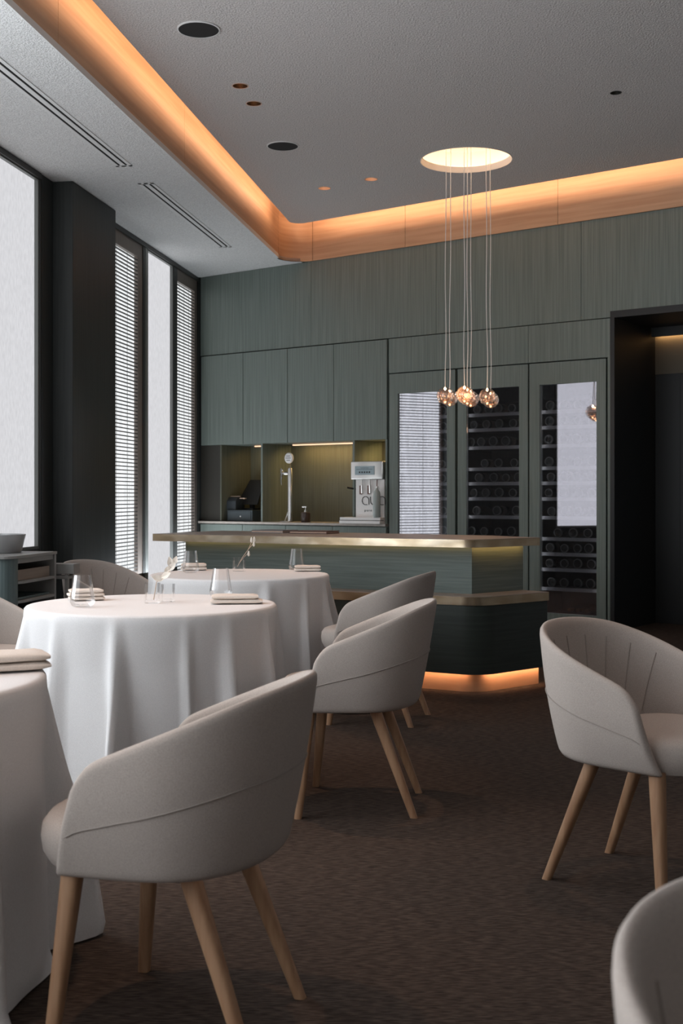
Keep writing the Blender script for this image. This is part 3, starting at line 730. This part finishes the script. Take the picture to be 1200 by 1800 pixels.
# ------------------------------------------------------------------ chair
def sup(a, b, n, q):
    c, s_ = math.cos(q), math.sin(q)
    return (a*math.copysign(abs(c)**(2/n), c), b*math.copysign(abs(s_)**(2/n), s_))
def rimz(y):
    pts = [(-.30,.800),(-.22,.775),(-.114,.731),(.038,.668),(.127,.630),(.2,.60)]
    for (y0,a),(y1,b) in zip(pts[:-1],pts[1:]):
        if y <= y1: 
            k = max(0,(y-y0)/(y1-y0)); return a+(b-a)*k
    return pts[-1][1]
def shell_path(p, a, b, yc, yf, inward):
    "p in [-1,1]: 0 = middle of the back, +-1 = the front ends; returns x, y on the plan"
    sg = 1 if p >= 0 else -1; q = abs(p); k = .70
    if q < k:
        th = q/k*PI/2; return (sg*a*math.sin(th)**.92, yc-b*math.cos(th)**.92) if q > 0 else (0, yc-b)
    e = (q-k)/(1-k); return (sg*(a-inward*e*e), yc+(yf-yc)*e)
NP, NT = 48, 12
def shell_pt(p, t, inset):
    bx, by = shell_path(p, .262-inset, .218-inset, -.005, .210, .018)
    tx, ty = shell_path(p, .300-inset, .275-inset, -.02, .155, .012)
    zt = rimz(ty)
    q = abs(p)
    if q > .90: zt -= .045*((q-.90)/.10)**2.2
    zb = .399-.009*q*q+.006*max(0,(1-q/.5))**1.5
    bul = (.001+.014*min(1,abs(p)/.7))*math.sin(PI*min(1,t))*(1 if inset < .01 else .4)
    x = bx+(tx-bx)*t**.85; y = by+(ty-by)*t**.9; z = zb+(zt-zb)*t
    L = math.hypot(x,y+.0) or 1
    f = 1+bul/L
    if abs(p) < .8: return (x*f, y*f, z)
    return (x+math.copysign(bul,x), y, z)
def make_chair():
    t = thing('tub_chair', '', 'chair')
    mb = MB(); th = .027
    ps = [-1+2*i/NP for i in range(NP+1)]; ts = [j/NT for j in range(NT+1)]
    vs = []; 
    for p in ps:
        for tt in ts: vs.append(shell_pt(p, tt, 0))
    # rounded rim row then the inner face
    n1 = len(ts)
    for p in ps:
        o_ = Vector(shell_pt(p,1,0)); i_ = Vector(shell_pt(p,1,th)); m_ = (o_+i_)/2+Vector((0,0,.010))
    fs = []
    M = 2*n1+1
    vs = []
    for p in ps:
        col = [Vector(shell_pt(p,tt,0)) for tt in ts]
        o_ = col[-1]; inner = [Vector(shell_pt(p,tt,th)) for tt in ts[::-1]]
        m_ = (o_+inner[0])/2+Vector((0,0,.011))
        vs += col+[m_]+inner
    for i in range(len(ps)-1):
        for k in range(M):
            l = (k+1) % M
            fs.append((i*M+k, (i+1)*M+k, (i+1)*M+l, i*M+l))
    # front ends closed by strips with a soft middle
    for e, base in ((0,0),(1,(len(ps)-1)*M)):
        for k in range(n1-1):
            f = (base+k, base+k+1, base+M-2-k, base+M-1-k)
            fs.append(f if e == 0 else f[::-1])
        f = (base+n1-1, base+n1, base+n1+1); fs.append(f if e == 0 else f[::-1])
    mb.add(vs, fs)
    me = mb.mesh('shell', smooth=False)
    bm = bmesh.new(); bm.from_mesh(me)
    for f in bm.faces: f.smooth = True
    bm.to_mesh(me); bm.free()
    o = put('shell', me, 'fabric', t)
    o.modifiers.new('s','SUBSURF').levels = 1; o.modifiers['s'].render_levels = 1
    # seam on the outside, rising towards the back; piping along the rim
    def pathpts(fn, n=60, a=-1, b=1): return [fn(a+(b-a)*i/n) for i in range(n+1)]
    def smp(p):
        q = abs(p); t_ = .44+.20*(1-q)-.14*(1-q)**2
        v = Vector(shell_pt(p, t_, -.0016)); return v
    part('outer_seam', MB().tube(pathpts(smp, 60, -.965, .965), .0014, 6), 'seam', t, smooth=True)
    def rmp(p):
        v = (Vector(shell_pt(p,1,0))); return v+Vector((0,0,.004))
    for p0 in (-.62,-.46,-.30,-.15,.0,.15,.30,.46,.62):
        pts = [Vector(shell_pt(p0*(.72+.28*tt), tt, th+.0008)) for tt in [.26+.62*k/12 for k in range(13)]]
        part('channel_seam', MB().tube(pts, .0022, 6), 'seam', t, smooth=True)
    # seat cushion: rounded pad that comes forward of the arms
    mb = MB(); vs = []; fs = []; n = 48
    prof = [(.0,.402),(.80,.402),(.93,.410),(.985,.435),(1,.462),(.985,.490),(.93,.508),(.80,.516),(.55,.520),(.3,.521),(0,.522)]
    for i in range(n):
        q = 2*PI*i/n; x, y = sup(.238, .245, 2.6, q)
        if y < 0: y *= .70
        for r, z in prof: vs.append((x*r, .075+y*r, z-.018))
    m = len(prof)
    fs = [(i*m+k, ((i+1)%n)*m+k, ((i+1)%n)*m+k+1, i*m+k+1) for i in range(n) for k in range(m-1)]
    mb.add(vs, fs); part('seat', mb, 'fabric', t, smooth=True)
    part('base_plate', MB().lathe([(0,.378),(.175,.378),(.185,.392),(0,.392)], 36, (0,.035,0)), 'frame_dark', t)
    for sx in (-1,1):
        for (ax,ay),(fx,fy) in (((.212,.178),(.250,.215)),((.155,-.062),(.190,-.213))):
            # squarish leg, tapering to a small foot
            A_ = Vector((sx*ax,ay,.400)); B_ = Vector((sx*fx,fy,.0))
            mb = MB(); vs = []; n = 12; seg = 6
            for j in range(seg+1):
                k = j/seg; c = A_.lerp(B_, k); r = .0235*(1-k)+.0145*k
                for i in range(n):
                    q = 2*PI*(i+.5)/n; x,y = sup(r, r, 3.0, q); vs.append((c.x+x,c.y+y,c.z))
            fs = [(j*n+i, j*n+(i+1)%n, (j+1)*n+(i+1)%n, (j+1)*n+i) for j in range(seg) for i in range(n)]+[tuple(range(n)),tuple(range(seg*n,(seg+1)*n))[::-1]]
            mb.add(vs, fs); part('leg', mb, 'oak', t, smooth=True, label='tapered light wood leg')
    return t
def face(f): return math.atan2(f[1],f[0])-PI/2
G = 'cream tub chairs'
ch = make_chair(); ch.location = (-.352,2.744,0); ch.rotation_euler = (0,0,face((-.969,.245))); ch['label'] = 'cream tub chair in the left foreground with its back to the camera'; ch['group'] = G
for c,f,lab in (((.08,4.70),(-.994,.112),'cream tub chair in the middle, drawn up to the nearer full table'),
                ((.215,6.49),(-.954,.301),'cream tub chair partly hidden behind another, by the bar shelf'),
                ((-1.43,7.48),(.87,-.49),'cream tub chair with ribbed inner back beyond the nearer table, by the slatted window'),
                ((-1.70,5.55),(.95,-.30),'cream tub chair at the left picture edge, only its arm showing'),
                ((.93,3.764),(.735,-.68),'cream tub chair on the right, turned to show its seat and inner back'),
                ((.545,1.04),(.735,-.68),'cream tub chair nearest the camera, blurred in the lower right corner')):
    dup(ch, (*c,0), face(f), lab, G)

# ------------------------------------------------------------------ tables with cloths
def cloth(seed, R=.52, H=.748):
    rnd = random.Random(seed)
    n = 220; rows = 26
    folds = []
    q = rnd.random()*.5
    while q < 2*PI-.15+.0:
        folds.append((q, rnd.uniform(.045,.10), rnd.uniform(.3,1.0))); q += rnd.uniform(.30,.55)
    def fold(a, h):
        v = 0
        for c,w_,am in folds:
            d = (a-c+PI)%(2*PI)-PI; ww = w_*(.55+.6*h)
            v += am*math.exp(-(d/ww)**2)
        return v
    vs = []; fs = []
    prof = [(r_,1) for r_ in (.1,.25,.4,.48,.505)]
    for i in range(n):
        a = 2*PI*i/n; ca, sa = math.cos(a), math.sin(a)
        for r_,_ in prof: vs.append((r_*ca, r_*sa, H))
        vs.append(((R-.004)*ca,(R-.004)*sa,H-.002)); vs.append(((R+.002)*ca,(R+.002)*sa,H-.010))
        for k in range(1,rows+1):
            h = k/rows; z = (H-.012)*(1-h)+.004
            fo = fold(a+.05*h*math.sin(3*a+seed), h)
            r_ = R+.004+.045*h**.8 + (fo-.38)*.25*min(1,h*1.6)**.9*(.40+.60*h)
            r_ = max(r_, R-.01+.02*h)
            if h > .97: r_ += .012*math.sin(9*a)
            vs.append((r_*ca, r_*sa, z))
    m = len(prof)+2+rows; vs.append((0,0,H)); c0 = len(vs)-1
    for i in range(n):
        j = (i+1)%n
        for k in range(m-1): fs.append((i*m+k, j*m+k, j*m+k+1, i*m+k+1))
        fs.append((c0, i*m, j*m)[::-1])
    return MB().add(vs, fs)
tabs = [((-.796,5.05),'the nearer full table, left of centre',3),((-.594,7.0),'the further table in front of the bar',11),((-1.266,2.966),'the foreground table cut off by the left edge',23)]
for (x,y),lab,sd_ in tabs:
    t = thing('round_table', 'round pedestal table under the cloth of '+lab, 'table', (x,y,0), 0, 'round dining tables')
    part('tabletop', MB().lathe([(0,.712),(.508,.712),(.510,.738),(0,.738)], 48), 'oak', t)
    part('pedestal', MB().lathe([(0,0),(.25,0),(.25,.012),(.04,.03),(.035,.711),(0,.711)], 32), 'frame_dark', t)
    o = put('tablecloth', cloth(sd_).mesh('tablecloth', smooth=False), 'linen', None, (x,y,.0015))
    for p in o.data.polygons: p.use_smooth = True
    tag(o, 'white floor-length tablecloth on '+lab, 'tablecloth', 'white round tablecloths')
ZTB = .750
# ---- table ware
def wine_tumbler(u, v, lab, rz=0, sc=1):
    x, y = at(u,v,ZTB)
    t = thing('glass_tumbler', lab, 'glass', (x,y,ZTB+.0005), 0, 'conical glass tumblers'); t.scale = (sc,sc,sc)
    pr = [(0,.0),(.030,.0),(.044,.006),(.051,.020),(.050,.036),(.044,.070),(.0345,.130),(.0335,.130),(.0425,.070),(.0485,.036),(.0485,.022),(.042,.010),(.0,.007)]
    part('tumbler_wall', MB().lathe(pr, 40), 'glass', t, smooth=True)
wine_tumbler(145,1067,'conical glass tumbler at the left of the nearer table, before a napkin')
wine_tumbler(388,1050,'conical glass tumbler behind the folded napkin at the right of the nearer table')
wine_tumbler(335,1007,'conical glass tumbler at the left of the further table')
wine_tumbler(521,1002,'conical glass tumbler at the right of the further table')
def napkin(u, v, rz, L, W_, lab, layers=3, th=.016, seed=0):
    rnd = random.Random(seed)
    x, y = at(u,v,ZTB)
    mb = MB(); z = .0008
    for k in range(layers):
        l = L/2*(1-.04*k)+rnd.uniform(-.004,.004); w2 = W_/2*(1-.05*k)
        nx, ny = 10, 8; vs = []; fs = []
        dx = rnd.uniform(-.004,.004); n = 28
        # pillow-like fold: superellipse section swept along the length, thick at the folded side
        for i in range(nx+1):
            e = i/nx; xx = -l+2*l*e; endr = min(1,(min(e,1-e)*nx)/1.2+.55)
            for q in range(n):
                a = 2*PI*q/n; sy, sz = sup(w2, th/2, 3.2, a)
                wob = .0012*math.sin(9*e+k*2+3*a)
                thick = 1+.25*math.sin(PI*e+k)*math.copysign(1,sy)*.3
                vs.append((xx+dx, sy*(1-.04*(1-endr)), z+th/2+sz*endr*thick+wob*.5))
        fs = [(i*n+q,(i+1)*n+q,(i+1)*n+(q+1)%n,i*n+(q+1)%n) for i in range(nx) for q in range(n)]+[tuple(range(n))[::-1],tuple(range(nx*n,(nx+1)*n))]
        mb.add(vs, fs); z += th*.93
    o = put('folded_napkin', mb.mesh('folded_napkin', smooth=True), 'napkin', None, (x,y,ZTB+.001), rz)
    tag(o, lab, 'napkin', 'folded linen napkins')
napkin(151,1055,.35,.15,.11,'folded cream napkin behind the left tumbler on the nearer table',3,.017,1)
napkin(414,1061,.12,.21,.10,'folded cream napkin at the right of the nearer table',2,.020,2)
napkin(340,1002.5,.15,.16,.10,'folded cream napkin behind the left tumbler on the further table',2,.022,3)
napkin(541,1004,.1,.16,.11,'folded cream napkin at the right end of the further table',2,.018,4)
napkin(3,1178,.45,.22,.15,'folded cream napkin on the foreground table at the left edge',2,.024,5)
def vase(u, v, r, h, lab):
    x, y = at(u,v,ZTB)
    t = thing('glass_vase', lab, 'vase', (x,y,ZTB+.0005), 0, 'clear glass bud vases')
    part('vase_wall', MB().lathe([(0,0),(r,0),(r,h),(r-.004,h),(r-.005,.012),(0,.012)], 36), 'glass', t, smooth=True)
    return x, y
x, y = vase(268,1060,.033,.085,'clear cylinder vase in the middle of the nearer table')
t2 = thing('glass_tumbler', 'small clear glass just behind the vase on the nearer table', 'glass', (x+.055,y+.07,ZTB+.0005), 0)
part('tumbler_wall', MB().lathe([(0,0),(.030,0),(.030,.075),(.027,.075),(.026,.010),(0,.010)], 32), 'glass', t2, smooth=True)
def leaf(mb, c, d, L, W_, curl=.3):
    d = Vector(d).normalized(); sde = d.cross(Vector((0,-1,.3))).normalized(); up = sde.cross(d).normalized(); c = Vector(c)
    n = 6; vs = []
    for lay in (0,.0012):
        for i in range(n+1):
            e = i/n; wv = W_*math.sin(PI*min(.97,e+.04))**.8; p = c+d*L*e+up*(curl*L*e*e*.5+lay)
            vs += [p-sde*wv+up*wv*.4, p, p+sde*wv+up*wv*.4]
    fs = []
    for lay in (0,1):
        o_ = lay*(n+1)*3
        for i in range(n):
            for k in (0,1): 
                f = (o_+i*3+k,o_+i*3+k+1,o_+(i+1)*3+k+1,o_+(i+1)*3+k); fs.append(f if lay else f[::-1])
    m_ = (n+1)*3
    for i in range(n): fs.append((i*3,(i+1)*3,m_+(i+1)*3,m_+i*3)); fs.append((i*3+2,m_+i*3+2,m_+(i+1)*3+2,(i+1)*3+2))
    mb.add(vs, fs)
sp = thing('flower_sprig', 'white leafy sprig leaning right out of the vase on the nearer table', 'flower', (x+.005,y,ZTB+.014))
def zr(u, v, D): return Vector(((u-CX)/F*D, D, HC-(v-HY)/F*D))
base = Vector(sp.location)
st = [Vector((0,0,0)), Vector((.012,0,.075)), zr(290,1015,y)-base, zr(301,1000,y)-base, zr(306,985,y)-base]
part('stem', MB().tube(st, .0022, 6), 'twig', sp)
for (u,v),d,L in (((277,1022),(.6,.2,.5),.042),((284,1015),(.8,-.2,.35),.048),((290,1010),(.5,.3,.75),.045),((297,1003),(.7,0,.8),.045),((303,999),(-.3,.1,1),.05),((306,992),(.35,-.1,1),.038),((285,1019),(-.9,0,.25),.045)):
    m_ = MB(); leaf(m_, zr(u,v,y)-base, d, L, L*.30); part('petal', m_, 'petal', sp, smooth=True)
x, y = vase(420,1004,.040,.085,'clear cylinder vase in the middle of the further table')
sp = thing('bud_twig', 'thin twig with pale buds in the vase on the further table', 'flower', (x,y,ZTB+.014)); base = Vector(sp.location)
for pl in ([(417,996),(425,981),(436,966),(446,954)],[(420,990),(428,980),(438,970)],[(436,966),(441,955),(443,946)]):
    part('stem', MB().tube([zr(u,v,y)-base for u,v in pl], .0016, 6), 'twig', sp)
for (u,v),d in (((446,956),(.3,0,1)),((442,949),(-.1,0,1)),((447,948),(.3,0,1)),((437,973),(.8,0,.7))):
    m_ = MB(); c = zr(u,v,y)-base; m_.lathe([(.008*math.sin(PI*k/8)*(1.15 if k<4 else .9), -.017*math.cos(PI*k/8)) for k in range(9)], 10, tuple(c)); part('bud', m_, 'petal', sp, smooth=True)

# warm downlights over the tables
def spot(p, aim, e, ang, blend=.6, col=(1,.64,.44)):
    return lamp('table_spot', 'SPOT', p, e, col, aim=aim, spot_size=math.radians(ang), spot_blend=blend, shadow_soft_size=.04)
c1 = ceil(422,151,ZR); c2 = ceil(446,182,ZR)
spot((-.70,5.35,ZR-.02), (-.796,5.05,.75), 135, 46)
spot((c1.x,c1.y,ZR+.07), (-.594,7.0,.75), 150, 40)
spot((-1.1,3.1,ZR-.02), (-1.1,2.95,.75), 100, 46)
spot((.9,4.3,ZR-.02), (.9,3.8,.5), 60, 34)
spot((.6,8.9,ZR-.02), (.5,8.0,.9), 70, 45)
